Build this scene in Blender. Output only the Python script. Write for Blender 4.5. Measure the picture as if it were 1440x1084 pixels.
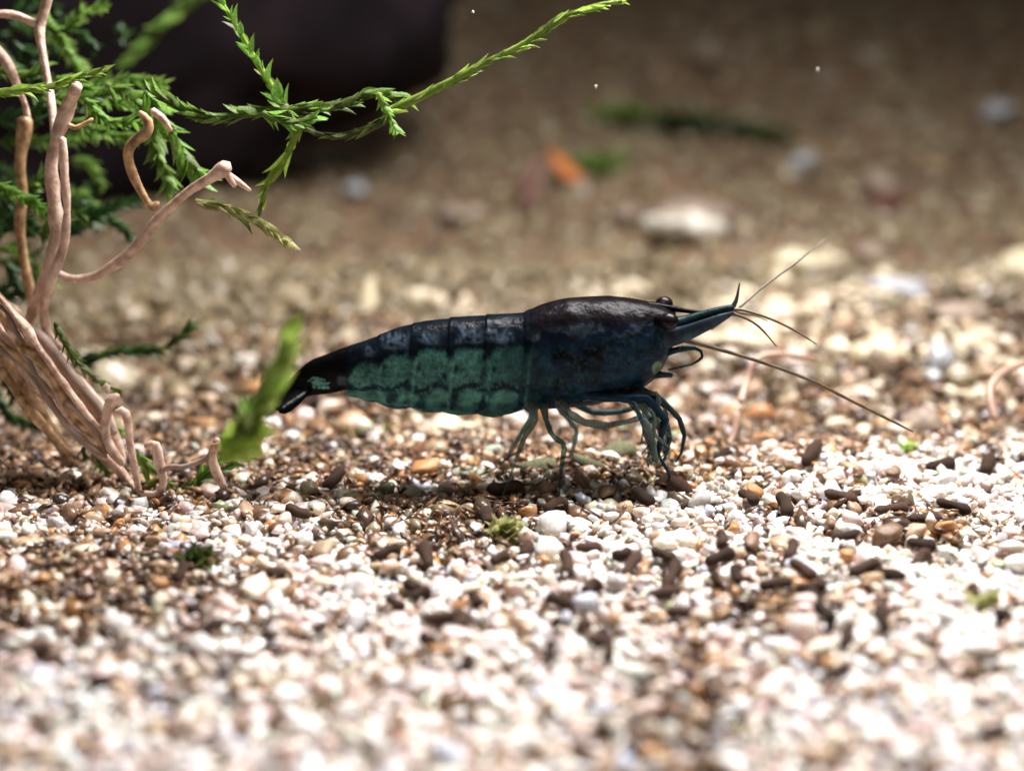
import bpy, bmesh, math, random
import numpy as np
from mathutils import Vector, Matrix, noise as mnoise

random.seed(7)
rng = np.random.default_rng(11)
S = bpy.context.scene
S.unit_settings.scale_length = 0.01          # 1 unit = 1 cm
for o in list(bpy.data.objects):
    bpy.data.objects.remove(o)

# ------------------------------------------------------------------ camera
PITCH = math.radians(15.0)
DIST = 10.33
HFOV = math.radians(30.0)
FPX = 720 / math.tan(HFOV / 2)
FWD = Vector((0, math.cos(PITCH), -math.sin(PITCH)))
UPV = Vector((0, math.sin(PITCH), math.cos(PITCH)))
CAM = Vector((0, 0, 0.60)) - FWD * DIST
cd = bpy.data.cameras.new('camera')
cam = bpy.data.objects.new('camera', cd)
S.collection.objects.link(cam)
cam.location = CAM
cam.rotation_euler = (math.pi / 2 - PITCH, 0, 0)
cd.sensor_fit = 'HORIZONTAL'
cd.angle = HFOV
cd.clip_start = 0.05
cd.clip_end = 400
cd.dof.use_dof = True
cd.dof.focus_distance = 10.12
cd.dof.aperture_fstop = 0.265
S.camera = cam

# ------------------------------------------------------------------ light
W = bpy.data.worlds.new('World')
S.world = W
W.use_nodes = True
bg = W.node_tree.nodes['Background']
bg.inputs[0].default_value = (0.60, 0.54, 0.47, 1)
bg.inputs[1].default_value = 0.24


def area_lamp(name, loc, target, sx, sy, power, col, spread):
    ld = bpy.data.lights.new(name, 'AREA')
    ld.shape = 'RECTANGLE'
    ld.size, ld.size_y = sx, sy
    ld.energy = power
    ld.color = col
    ld.spread = math.radians(spread)
    lo = bpy.data.objects.new(name, ld)
    S.collection.objects.link(lo)
    lo.location = loc
    lo.rotation_euler = (Vector(target) - Vector(loc)).to_track_quat('-Z', 'Y').to_euler()
    return lo


# the strip lamp of the tank hood, above and a little behind the animal
area_lamp('hood_lamp', (2.6, 1.7, 9.0), (0.9, -2.0, 0), 7.0, 3.2, 3650, (1.0, 0.958, 0.955), 176)

S.view_settings.view_transform = 'Standard'
S.view_settings.look = 'None'
S.view_settings.exposure = 0.0
S.view_settings.gamma = 1.0
S.view_settings.use_curve_mapping = False
S.cycles.use_denoising = True
S.cycles.max_bounces = 8
S.cycles.diffuse_bounces = 4
S.cycles.transmission_bounces = 4
S.cycles.transparent_max_bounces = 8
S.cycles.caustics_reflective = False
S.cycles.caustics_refractive = False
S.cycles.sample_clamp_indirect = 4


# ------------------------------------------------------------------ helpers
def ray(px, py):
    return Vector(((px - 720) / FPX, 0, 0)) + UPV * ((542 - py) / FPX) + FWD


def P(px, py, Y=0.0):
    """point of the place on the upright plane at depth Y"""
    d = ray(px, py)
    return CAM + d * ((Y - CAM.y) / d.y)


def gh(x, y):
    """height of the gravel bed (works for floats and arrays)"""
    x = np.asarray(x, float)
    y = np.asarray(y, float)
    b = (0.05 * np.sin(1.3 * x + 0.7 * y + 0.4) + 0.04 * np.sin(2.1 * y - 0.9 * x + 1.9)
         + 0.025 * np.sin(3.7 * x + 2.9 * y) + 0.02 * np.sin(5.3 * x - 4.1 * y + 0.6))
    z = b * (0.45 + 0.15 * np.clip(y, 0, 5))
    z = z + 0.016 * np.clip(y - 4.5, 0, None) ** 2
    dip = np.exp(-((y - 1.7) / 0.8) ** 2) * 0.10
    return z - dip


def ghf(x, y):
    return float(gh(x, y))


def G(px, py):
    """where the line of sight meets the gravel bed"""
    d = ray(px, py)
    t = 4.0
    while t < 40:
        p = CAM + d * t
        if p.z <= ghf(p.x, p.y):
            return p
        t += 0.02
    return p


def link(o):
    S.collection.objects.link(o)
    return o


def empty(name, loc=(0, 0, 0)):
    o = link(bpy.data.objects.new(name, None))
    o.location = loc
    o.empty_display_size = 0.1
    return o


def tag(o, label=None, cat=None, group=None, kind=None):
    if label: o['label'] = label
    if cat: o['category'] = cat
    if group: o['group'] = group
    if kind: o['kind'] = kind
    return o


def mesh_obj(name, verts, faces, mat, parent=None, smooth=True, cols=None):
    me = bpy.data.meshes.new(name)
    me.from_pydata([tuple(v) for v in verts], [], faces)
    if smooth:
        me.polygons.foreach_set('use_smooth', [True] * len(me.polygons))
    if cols is not None:
        a = me.color_attributes.new('Col', 'FLOAT_COLOR', 'POINT')
        a.data.foreach_set('color', np.asarray(cols, np.float32).ravel())
    if mat:
        for m in (mat if isinstance(mat, (list, tuple)) else [mat]):
            me.materials.append(m)
    me.update()
    o = link(bpy.data.objects.new(name, me))
    if parent is not None:
        o.parent = parent
        o.matrix_parent_inverse = Matrix.Translation(-parent.location)
    return o


def catmull(pts, n):
    """pts: list of tuples of equal length -> n resampled tuples"""
    a = np.array(pts, float)
    if len(a) == 2:
        return [tuple(a[0] + (a[1] - a[0]) * i / (n - 1)) for i in range(n)]
    seg = np.linalg.norm(np.diff(a[:, :3], axis=0), axis=1)
    s = np.concatenate([[0], np.cumsum(seg)])
    out = []
    for i in range(n):
        u = s[-1] * i / (n - 1)
        k = min(int(np.searchsorted(s, u, 'right')) - 1, len(a) - 2)
        f = (u - s[k]) / max(seg[k], 1e-9)
        p0 = a[max(k - 1, 0)]; p1 = a[k]; p2 = a[k + 1]; p3 = a[min(k + 2, len(a) - 1)]
        out.append(tuple(0.5 * (2 * p1 + (p2 - p0) * f + (2 * p0 - 5 * p1 + 4 * p2 - p3) * f * f
                                + (3 * p1 - p0 - 3 * p2 + p3) * f ** 3)))
    return out


def tube(path, sides=8, bump=0.0, seed=0, flat=1.0, n=None, cap=True):
    """path: (x,y,z,r) control points -> verts, faces"""
    L = sum((Vector(path[i][:3]) - Vector(path[i + 1][:3])).length for i in range(len(path) - 1))
    n = n or max(6, int(L / 0.03))
    pts = catmull(path, n)
    vs, fs = [], []
    nrm = None
    for i, p in enumerate(pts):
        c = Vector(p[:3])
        tan = (Vector(pts[min(i + 1, n - 1)][:3]) - Vector(pts[max(i - 1, 0)][:3])).normalized()
        if nrm is None:
            nrm = Vector((0, 1, 0)).cross(tan)
            if nrm.length < 1e-3: nrm = Vector((1, 0, 0)).cross(tan)
        nrm = (nrm - tan * nrm.dot(tan)).normalized()
        bi = tan.cross(nrm)
        r = max(p[3], 0.0008)
        if bump:
            r *= 1 + bump * mnoise.noise(Vector((i * 0.22 + seed * 7.1, seed * 3.3, 0))) * 1.3
        for k in range(sides):
            a = 2 * math.pi * k / sides
            rr = r
            if bump:
                rr *= 1 + bump * 0.8 * mnoise.noise(Vector((i * 0.35, 1.6 * math.cos(a), 1.6 * math.sin(a) + seed * 5)))
            vs.append(c + nrm * (math.cos(a) * rr) + bi * (math.sin(a) * rr * flat))
    for i in range(n - 1):
        for k in range(sides):
            a = i * sides + k
            b = i * sides + (k + 1) % sides
            fs.append((a, b, b + sides, a + sides))
    if cap:
        for end, i in ((0, 0), (1, n - 1)):
            tan = Vector(pts[i][:3]) - Vector(pts[1 if end == 0 else n - 2][:3])
            tip = Vector(pts[i][:3]) + tan.normalized() * max(pts[i][3], 0.0008) * 0.7
            vs.append(tip)
            t = len(vs) - 1
            for k in range(sides):
                a = i * sides + k
                b = i * sides + (k + 1) % sides
                fs.append((b, a, t) if end == 0 else (a, b, t))
    return vs, fs


# ------------------------------------------------------------------ materials
def new_mat(name):
    m = bpy.data.materials.new(name)
    m.use_nodes = True
    nt = m.node_tree
    return m, nt, nt.nodes['Principled BSDF']


def noise_color(nt, c1, c2, scale, detail=4, lo=0.35, hi=0.65, coord='Object'):
    tc = nt.nodes.new('ShaderNodeTexCoord')
    nz = nt.nodes.new('ShaderNodeTexNoise')
    nz.inputs['Scale'].default_value = scale
    nz.inputs['Detail'].default_value = detail
    rp = nt.nodes.new('ShaderNodeValToRGB')
    rp.color_ramp.elements[0].position = lo
    rp.color_ramp.elements[1].position = hi
    rp.color_ramp.elements[0].color = (*c1, 1)
    rp.color_ramp.elements[1].color = (*c2, 1)
    nt.links.new(tc.outputs[coord], nz.inputs['Vector'])
    nt.links.new(nz.outputs['Fac'], rp.inputs['Fac'])
    return rp.outputs['Color'], nz


def add_bump(nt, bsdf, scale, strength, dist=0.01):
    tc = nt.nodes.new('ShaderNodeTexCoord')
    nz = nt.nodes.new('ShaderNodeTexNoise')
    nz.inputs['Scale'].default_value = scale
    nz.inputs['Detail'].default_value = 5
    bp = nt.nodes.new('ShaderNodeBump')
    bp.inputs['Strength'].default_value = strength
    bp.inputs['Distance'].default_value = dist
    nt.links.new(tc.outputs['Object'], nz.inputs['Vector'])
    nt.links.new(nz.outputs['Fac'], bp.inputs['Height'])
    nt.links.new(bp.outputs['Normal'], bsdf.inputs['Normal'])


def simple_mat(name, c1, c2, scale=8, rough=0.5, bump=0.0, bscale=40, transl=0.0, sss=0.0, spec=0.5, jitter=0.0):
    m, nt, b = new_mat(name)
    col, _ = noise_color(nt, c1, c2, scale)
    if jitter:
        oi = nt.nodes.new('ShaderNodeObjectInfo')
        hs = nt.nodes.new('ShaderNodeHueSaturation')
        mr = nt.nodes.new('ShaderNodeMapRange')
        mr.inputs[3].default_value = 1 - jitter
        mr.inputs[4].default_value = 1 + jitter
        nt.links.new(oi.outputs['Random'], mr.inputs[0])
        nt.links.new(mr.outputs[0], hs.inputs['Value'])
        nt.links.new(col, hs.inputs['Color'])
        col = hs.outputs['Color']
    nt.links.new(col, b.inputs['Base Color'])
    b.inputs['Roughness'].default_value = rough
    b.inputs['Specular IOR Level'].default_value = spec
    if sss:
        b.inputs['Subsurface Weight'].default_value = sss
        b.inputs['Subsurface Radius'].default_value = (1.0, 0.6, 0.35)
        b.inputs['Subsurface Scale'].default_value = 0.05
    if bump:
        add_bump(nt, b, bscale, bump)
    if transl:
        tr = nt.nodes.new('ShaderNodeBsdfTranslucent')
        mx = nt.nodes.new('ShaderNodeMixShader')
        mx.inputs[0].default_value = transl
        nt.links.new(col, tr.inputs['Color'])
        nt.links.new(b.outputs[0], mx.inputs[1])
        nt.links.new(tr.outputs[0], mx.inputs[2])
        nt.links.new(mx.outputs[0], nt.nodes['Material Output'].inputs['Surface'])
    return m


def grain_mat():
    m, nt, b = new_mat('gravel_grains')
    at = nt.nodes.new('ShaderNodeAttribute')
    at.attribute_name = 'Col'
    tc = nt.nodes.new('ShaderNodeTexCoord')
    nz = nt.nodes.new('ShaderNodeTexNoise')
    nz.inputs['Scale'].default_value = 26
    nz.inputs['Detail'].default_value = 5
    mr = nt.nodes.new('ShaderNodeMapRange')
    mr.inputs[1].default_value = 0.3; mr.inputs[2].default_value = 0.7
    mr.inputs[3].default_value = 0.62; mr.inputs[4].default_value = 1.12
    mul = nt.nodes.new('ShaderNodeMix')
    mul.data_type = 'RGBA'; mul.blend_type = 'MULTIPLY'
    mul.inputs[0].default_value = 1.0
    nt.links.new(tc.outputs['Object'], nz.inputs['Vector'])
    nt.links.new(nz.outputs['Fac'], mr.inputs[0])
    nt.links.new(at.outputs['Color'], mul.inputs[6])
    nt.links.new(mr.outputs[0], mul.inputs[7])
    nt.links.new(mul.outputs[2], b.inputs['Base Color'])
    b.inputs['Roughness'].default_value = 0.22
    b.inputs['Specular IOR Level'].default_value = 0.5
    b.inputs['Subsurface Weight'].default_value = 0.25
    b.inputs['Subsurface Radius'].default_value = (1.0, 0.55, 0.3)
    b.inputs['Subsurface Scale'].default_value = 0.05
    add_bump(nt, b, 55, 0.35, 0.012)
    return m


M_GRAIN = grain_mat()
M_BED = simple_mat('bed_silt', (0.06, 0.035, 0.02), (0.20, 0.125, 0.07), 5, 0.8, 0.6, 30)

# ------------------------------------------------------------------ the bed
NX, NY = 150, 190
gx = np.linspace(-17, 17, NX)
gy = np.linspace(-7, 26, NY)
XX, YY = np.meshgrid(gx, gy)
ZZ = gh(XX, YY) - 0.05
vs = np.stack([XX.ravel(), YY.ravel(), ZZ.ravel()], 1)
fs = [(j * NX + i, j * NX + i + 1, (j + 1) * NX + i + 1, (j + 1) * NX + i) for j in range(NY - 1) for i in range(NX - 1)]
bed = mesh_obj('ground', vs, fs, M_BED)
tag(bed, kind='structure')


# grain shapes
def grain_shapes(n, sub, seed, amp=0.28, ang=0.0):
    out = []
    for k in range(n):
        bm = bmesh.new()
        bmesh.ops.create_icosphere(bm, subdivisions=sub, radius=1)
        for v in bm.verts:
            d = v.co.normalized()
            r = 1 + amp * mnoise.noise(d * 1.1 + Vector((k * 9.3 + seed, 2.0, 5.0))) * 1.6
            r += amp * 0.4 * mnoise.noise(d * 2.6 + Vector((k * 4.3, seed, 1.0)))
            v.co = d * r
        # a few broken facets
        for q in range(4 + k % 4):
            nn = Vector((math.sin(k * 3.1 + q * 2.3), math.cos(k * 1.7 + q * 4.1), math.sin(k + q * 5.0))).normalized()
            lim = 0.55 + 0.25 * ((k * 7 + q * 3) % 5) / 5
            for v in bm.verts:
                h = v.co.dot(nn)
                if h > lim: v.co -= nn * (h - lim) * 0.85
        bm.verts.ensure_lookup_table()
        V = np.array([v.co[:] for v in bm.verts])
        F = np.array([[v.index for v in f.verts] for f in bm.faces])
        bm.free()
        out.append((V, F))
    return out


def quat_mats(n):
    q = rng.normal(size=(n, 4))
    q /= np.linalg.norm(q, axis=1)[:, None]
    w, x, y, z = q.T
    return np.stack([np.stack([1 - 2 * (y * y + z * z), 2 * (x * y - z * w), 2 * (x * z + y * w)], 1),
                     np.stack([2 * (x * y + z * w), 1 - 2 * (x * x + z * z), 2 * (y * z - x * w)], 1),
                     np.stack([2 * (x * z - y * w), 2 * (y * z + x * w), 1 - 2 * (x * x + y * y)], 1)], 1)


def scatter_mesh(name, pts, rad, cols, shapes, mat, aniso=(0.5, 1.15), flat_z=0.85):
    n = len(pts)
    R = quat_mats(n)
    sc = rng.uniform(aniso[0], aniso[1], (n, 3)) * rad[:, None]
    sid = rng.integers(0, len(shapes), n)
    allv, allf, allc = [], [], []
    base = 0
    for k, (V, F) in enumerate(shapes):
        idx = np.where(sid == k)[0]
        if not len(idx): continue
        v = V[None] * sc[idx][:, None, :]
        v = np.einsum('nij,nkj->nki', R[idx], v)
        v[..., 2] *= flat_z
        v += pts[idx][:, None, :]
        nv = V.shape[0]
        f = F[None] + (base + np.arange(len(idx)) * nv)[:, None, None]
        allv.append(v.reshape(-1, 3)); allf.append(f.reshape(-1, 3))
        allc.append(np.repeat(cols[idx], nv, axis=0))
        base += len(idx) * nv
    v = np.concatenate(allv); f = np.concatenate(allf); c = np.concatenate(allc)
    me = bpy.data.meshes.new(name)
    me.vertices.add(len(v)); me.vertices.foreach_set('co', v.astype(np.float32).ravel())
    me.loops.add(f.size); me.loops.foreach_set('vertex_index', f.astype(np.int32).ravel())
    me.polygons.add(len(f))
    me.polygons.foreach_set('loop_start', np.arange(0, f.size, 3, dtype=np.int32))
    me.polygons.foreach_set('use_smooth', np.ones(len(f), bool))
    a = me.color_attributes.new('Col', 'FLOAT_COLOR', 'POINT')
    a.data.foreach_set('color', np.concatenate([c, np.ones((len(c), 1))], 1).astype(np.float32).ravel())
    me.materials.append(mat)
    me.update(calc_edges=True)
    me.validate()
    return link(bpy.data.objects.new(name, me))


PAL = np.array([
    (0.82, 0.80, 0.76),   # 0 white
    (0.78, 0.69, 0.55),   # 1 cream
    (0.78, 0.63, 0.57),   # 2 pink
    (0.60, 0.58, 0.56),   # 3 pale grey
    (0.48, 0.34, 0.22),   # 4 tan
    (0.48, 0.24, 0.09),   # 5 amber
    (0.20, 0.115, 0.065), # 6 brown
    (0.06, 0.04, 0.033),  # 7 dark
    (0.52, 0.55, 0.63),   # 8 blue grey
    (0.34, 0.36, 0.20),   # 9 olive
    (0.66, 0.70, 0.60),   # 10 greenish white
    (0.22, 0.172, 0.11), # 11 silted olive tan
    (0.13, 0.098, 0.064),   # 12 silted brown
])
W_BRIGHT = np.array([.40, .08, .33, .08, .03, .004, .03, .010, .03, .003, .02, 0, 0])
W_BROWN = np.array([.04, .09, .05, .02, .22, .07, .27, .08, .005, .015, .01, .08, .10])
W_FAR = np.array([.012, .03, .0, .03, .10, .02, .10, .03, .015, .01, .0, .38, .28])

BROWN_SPOTS = []
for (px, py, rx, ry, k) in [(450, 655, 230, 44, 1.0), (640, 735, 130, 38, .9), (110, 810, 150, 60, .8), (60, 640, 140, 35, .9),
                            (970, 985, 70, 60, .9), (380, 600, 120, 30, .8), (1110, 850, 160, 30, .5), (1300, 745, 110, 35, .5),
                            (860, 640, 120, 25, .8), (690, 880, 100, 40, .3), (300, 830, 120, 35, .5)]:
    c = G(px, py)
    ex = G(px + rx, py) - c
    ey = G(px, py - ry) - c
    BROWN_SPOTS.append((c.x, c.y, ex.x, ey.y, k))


CREAM_SPOTS = []
for (px, py, rx, ry) in [(1185, 440, 70, 18), (1260, 478, 90, 22), (1050, 468, 70, 16), (1380, 470, 70, 24), (1130, 372, 60, 20), (1250, 408, 80, 16),
                         (1400, 395, 60, 26), (840, 408, 90, 10), (1330, 560, 90, 24), (1010, 425, 60, 14), (620, 430, 70, 8), (1190, 610, 90, 20), (560, 600, 60, 20), (660, 610, 60, 18)]:
    c = G(px, py)
    CREAM_SPOTS.append((c.x, c.y, (G(px + rx, py) - c).x, (G(px, py - ry) - c).y))


def creaminess(x, y):
    b = np.zeros_like(x)
    for (cx, cy, rx, ry) in CREAM_SPOTS:
        b += np.exp(-((x - cx) / rx) ** 2 - ((y - cy) / ry) ** 2)
    return np.clip(b, 0, 1)


def brownness(x, y):
    b = 0.10 + 0.75 / (1 + np.exp(-(y - 0.55 + 0.25 * np.sin(x * 1.9)) * 5.0))
    b += 0.5 / (1 + np.exp(-(y - 0.1) * 6)) / (1 + np.exp((x + 0.7) * 3))
    b += 0.22 * np.sin(2.7 * x + 1.1 * y + 1) * np.sin(2.2 * y - 0.8 * x)
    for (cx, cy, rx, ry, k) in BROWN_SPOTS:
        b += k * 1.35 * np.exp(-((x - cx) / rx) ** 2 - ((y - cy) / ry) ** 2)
    return np.clip(b, 0, 1)


def pick_cols(x, y):
    n = len(x)
    b = brownness(x, y)
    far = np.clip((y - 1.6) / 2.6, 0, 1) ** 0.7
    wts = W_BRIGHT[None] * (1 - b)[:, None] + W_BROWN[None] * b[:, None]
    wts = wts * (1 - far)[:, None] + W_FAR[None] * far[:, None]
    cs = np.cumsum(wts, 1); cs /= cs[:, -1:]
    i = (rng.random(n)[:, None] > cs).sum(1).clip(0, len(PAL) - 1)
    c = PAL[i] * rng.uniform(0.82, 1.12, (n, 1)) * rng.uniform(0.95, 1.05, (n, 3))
    silt_shade = np.clip((y - 2.6 + 0.75 * np.clip(-x - 0.2, 0, 3) - 0.5 * np.clip(x - 1, 0, 3)) / 2.6, 0, 1) * 0.86  # settled silt far back; the left-hand term paints shade into the grain colour
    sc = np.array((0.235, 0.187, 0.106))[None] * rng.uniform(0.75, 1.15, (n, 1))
    c = c * (1 - silt_shade)[:, None] + sc * silt_shade[:, None]
    cr = (rng.random(n) < creaminess(x, y) * 0.62)
    cc = np.array((0.76, 0.66, 0.48))[None] * rng.uniform(0.8, 1.1, (n, 1))
    c = np.where(cr[:, None], cc, c)
    return np.clip(c, 0.01, 0.88), b


def jitter_grid(x0, x1, y0, y1, sp, keep=None):
    xs = np.arange(x0, x1, sp); ys = np.arange(y0, y1, sp)
    X, Y = np.meshgrid(xs, ys)
    X = X.ravel() + rng.uniform(-.5, .5, X.size) * sp
    Y = Y.ravel() + rng.uniform(-.5, .5, Y.size) * sp
    half = (Y + 10.5) * math.tan(HFOV / 2) * 1.06 + 1.15
    m = np.abs(X) < half
    return X[m], Y[m]


SH = grain_shapes(26, 2, 3, amp=0.36)
SH_LOW = grain_shapes(10, 1, 5)
P_all, R_all, C_all = [], [], []
# near bed, two layers
x, y = jitter_grid(-5.5, 5.5, -4.4, 1.4, 0.08)
c, b = pick_cols(x, y)
low = scatter_mesh('fine_gravel', np.stack([x, y, gh(x, y) - 0.05], 1), np.clip(rng.lognormal(math.log(.055), .3, len(x)), .03, .09), c, SH_LOW, M_GRAIN)
tag(low, 'fine gravel grains filling the gaps of the pale bed', 'gravel', kind='stuff')
for layer, (sp, zo, rm) in enumerate([(0.056, -0.012, 0.036), (0.066, 0.012, 0.030)]):
    x, y = jitter_grid(-5.5, 5.5, -4.4, 1.4, sp)
    r = np.clip(rng.lognormal(math.log(rm), 0.45, len(x)), 0.013, 0.085)
    c, b = pick_cols(x, y)
    z = gh(x, y) + zo + rng.uniform(-.02, .02, len(x))
    P_all.append(np.stack([x, y, z], 1)); R_all.append(r); C_all.append(c)
# middle
for sp, zo, rm in [(0.135, -0.03, 0.078), (0.135, 0.02, 0.062)]:
    x, y = jitter_grid(-7, 7, 1.4, 6.0, sp)
    r = np.clip(rng.lognormal(math.log(rm), 0.42, len(x)), 0.03, 0.18)
    c, b = pick_cols(x, y)
    z = gh(x, y) + zo + rng.uniform(-.03, .03, len(x))
    P_all.append(np.stack([x, y, z], 1)); R_all.append(r); C_all.append(c)
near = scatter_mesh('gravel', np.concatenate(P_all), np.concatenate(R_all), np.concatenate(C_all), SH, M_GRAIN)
tag(near, 'fine pale gravel bed of white, cream, pink and brown grains', 'gravel', kind='stuff')
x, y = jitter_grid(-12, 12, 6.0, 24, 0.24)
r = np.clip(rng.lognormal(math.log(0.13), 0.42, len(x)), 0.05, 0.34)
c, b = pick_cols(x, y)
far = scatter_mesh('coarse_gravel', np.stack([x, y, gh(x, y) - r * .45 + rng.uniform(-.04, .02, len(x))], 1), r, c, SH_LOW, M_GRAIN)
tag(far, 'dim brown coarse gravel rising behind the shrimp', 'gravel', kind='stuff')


# brown flakes and fibres lying between the grains
def flakes():
    n = 9000
    X = rng.uniform(-4, 4, n * 3); Y = rng.uniform(-3.4, 4.0, n * 3)
    b = brownness(X, Y)
    m = rng.random(n * 3) < (0.03 + b ** 2 * 0.75)
    X, Y = X[m][:n], Y[m][:n]
    vs, fs, cs = [], [], []
    for x, y in zip(X, Y):
        L = min(random.lognormvariate(math.log(0.055), 0.4), 0.11); w = L * random.uniform(0.2, 0.5); t = w * 0.4
        a = random.uniform(0, math.tau); tilt = random.uniform(-0.5, 0.9)
        d = Vector((math.cos(a) * math.cos(tilt), math.sin(a) * math.cos(tilt), math.sin(tilt)))
        s = d.cross(Vector((0, 0, 1))).normalized()
        u = s.cross(d)
        c = Vector((x, y, ghf(x, y) + random.uniform(0.02, 0.06)))
        k = len(vs)
        vs += [c - d * L, c + s * w + u * t * random.uniform(-1, 1), c + d * L * random.uniform(.6, 1), c - s * w, c + u * t, c - u * t]
        fs += [(k, k + 1, k + 4), (k + 1, k + 2, k + 4), (k + 2, k + 3, k + 4), (k + 3, k, k + 4),
               (k + 1, k, k + 5), (k + 2, k + 1, k + 5), (k + 3, k + 2, k + 5), (k, k + 3, k + 5)]
        q = random.choice([(0.16, 0.09, 0.05), (0.10, 0.06, 0.04), (0.28, 0.17, 0.09), (0.36, 0.22, 0.12), (0.07, 0.045, 0.035)])
        cs += [(*q, 1)] * 6
    o = mesh_obj('debris', vs, fs, M_GRAIN, cols=cs)
    tag(o, 'fine brown plant debris lying between the gravel grains', 'debris', kind='stuff')


flakes()

# ------------------------------------------------------------------ single pebbles
PSH = grain_shapes(14, 2, 40, amp=0.32)
PM = []
for k, (V, F) in enumerate(PSH):
    me = bpy.data.meshes.new('pebble')
    me.from_pydata([tuple(v) for v in V], [], [tuple(int(i) for i in f) for f in F])
    me.polygons.foreach_set('use_smooth', [True] * len(me.polygons))
    me.materials.append(None)
    PM.append(me)


def stone_mat(name, c, d=0.72, sss=0.35, rough=0.28):
    return simple_mat(name, tuple(v * d for v in c), tuple(min(v * 1.08, 0.9) for v in c), 9, rough, 0.3, 45, sss=sss, jitter=0.1)


KINDS = {
    'white': (PAL[0], 'milky white pebble in the gravel'),
    'cream': (PAL[1], 'cream coloured pebble in the gravel'),
    'pink': (PAL[2], 'pale pink pebble in the gravel'),
    'grey': (PAL[3], 'light grey pebble in the gravel'),
    'tan': (PAL[4], 'tan brown pebble in the gravel'),
    'amber': (PAL[5], 'translucent amber orange pebble in the gravel'),
    'brown': (PAL[6], 'dark brown pebble in the gravel'),
    'blue': (PAL[8], 'bluish grey pebble in the gravel'),
}
STONE = {k: stone_mat('pebble_' + k, tuple(v[0])) for k, v in KINDS.items()}


def pebble(p, sz, kind, label=None, group=None, rot=None, name='pebble', mat=None, cat='pebble', sink=0.3):
    o = link(bpy.data.objects.new(name, random.choice(PM)))
    o.location = (p[0], p[1], p[2])
    o.scale = sz
    o.rotation_euler = rot or (random.uniform(-.4, .4), random.uniform(-.4, .4), random.uniform(0, 6.28))
    o.material_slots[0].link = 'OBJECT'
    o.material_slots[0].material = mat or STONE[kind]
    tag(o, label or KINDS[kind][1], cat, group)
    return o


def zone(px, py):
    if py > 900: return 'well away from the shrimp'
    if px < 400: return 'by the foot of the roots' if py < 780 else 'short of the roots'
    if px < 1000: return 'beneath the shrimp' if py < 740 else 'between the shrimp and the open bed'
    return 'beneath the long antenna' if py < 740 else 'ahead of the shrimp'


used = []
cnt = 0
kinds = list(KINDS)
wb = [.30, .15, .22, .09, .09, .04, .06, .05]
wd = [.12, .20, .08, .04, .24, .14, .16, .02]
while cnt < 230:
    px, py = random.uniform(-30, 1470), 622 + 470 * random.random() ** 0.8
    g = G(px, py)
    if any((g.x - a) ** 2 + (g.y - b) ** 2 < (0.13) ** 2 for a, b in used): continue
    used.append((g.x, g.y))
    bn = float(brownness(np.array([g.x]), np.array([g.y]))[0])
    k = random.choices(kinds, [a * (1 - bn) + b * bn for a, b in zip(wb, wd)])[0]
    s = min(random.lognormvariate(math.log(0.047), 0.34), 0.09)
    sz = (s * random.uniform(.85, 1.25), s * random.uniform(.7, 1), s * random.uniform(.5, .8))
    pebble((g.x, g.y, ghf(g.x, g.y) + 0.035 + sz[2] * 0.25), sz, k, ('small ' if s < .04 else 'larger ' if s > .056 else '') + KINDS[k][1] + ' ' + zone(px, py),
           k + ' pebbles in the gravel')
    cnt += 1

# ------------------------------------------------------------------ dark droppings
M_PEL = simple_mat('dark_pellet', (0.026, 0.015, 0.010), (0.085, 0.047, 0.030), 14, 0.75, 0.6, 60, spec=0.2, jitter=0.5)
PEL = []
for k in range(4):
    L = 1.0
    path = [(-1, 0, 0.04 * (k - 1.5), 0.30), (-0.8, 0, 0, 0.40), (0, 0.05 * (k - 1.5), 0, 0.42), (0.8, 0, 0.0, 0.40), (1, 0, 0, 0.30)]
    v, f = tube(path, 9, 0.3, k + 3, n=10)
    me = bpy.data.meshes.new('pellet')
    me.from_pydata([tuple(q) for q in v], [], f)
    me.polygons.foreach_set('use_smooth', [True] * len(me.polygons))
    me.materials.append(M_PEL)
    PEL.append(me)
# x, y, length in px, direction in the picture (degrees, 0 = level)
pellets = [(600, 800, 44, 105), (796, 812, 44, 100), (888, 812, 50, 55), (942, 830, 56, 65), (627, 884, 52, 5), (1036, 826, 34, 95),
           (1006, 834, 30, 95), (932, 796, 36, -25), (1141, 655, 44, 52), (1300, 743, 46, 0), (1253, 730, 46, 5), (1340, 728, 50, -20),
           (1250, 823, 46, -8), (965, 876, 52, 3), (786, 862, 40, -22), (1140, 842, 40, 5), (1090, 838, 50, 10), (1128, 818, 44, -40),
           (1238, 884, 34, 80), (1397, 1046, 44, -4), (930, 852, 46, 15), (1192, 768, 40, 8), (1322, 668, 34, 10), (1388, 668, 36, 60),
           (1012, 800, 40, 20), (955, 700, 36, -35), (668, 860, 30, -60), (556, 865, 34, -30), (385, 822, 46, 0), (118, 905, 34, 90),
           (40, 940, 50, 20), (255, 825, 40, 85), (470, 690, 46, 60), (1160, 880, 34, -50), (1370, 852, 34, 100), (545, 792, 40, 20),
           (420, 735, 40, -20), (1215, 815, 40, 20), (1015, 655, 30, 30), (905, 715, 36, -40), (710, 700, 44, 10), (1295, 780, 36, -10),
           (150, 975, 40, 10), (1175, 965, 36, 20), (845, 915, 30, 60), (300, 900, 36, 30), (740, 790, 30, 70)]
for i in range(26):
    pellets.append((random.uniform(560, 1430), random.uniform(690, 960), random.uniform(24, 42), random.uniform(-40, 110)))
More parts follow.
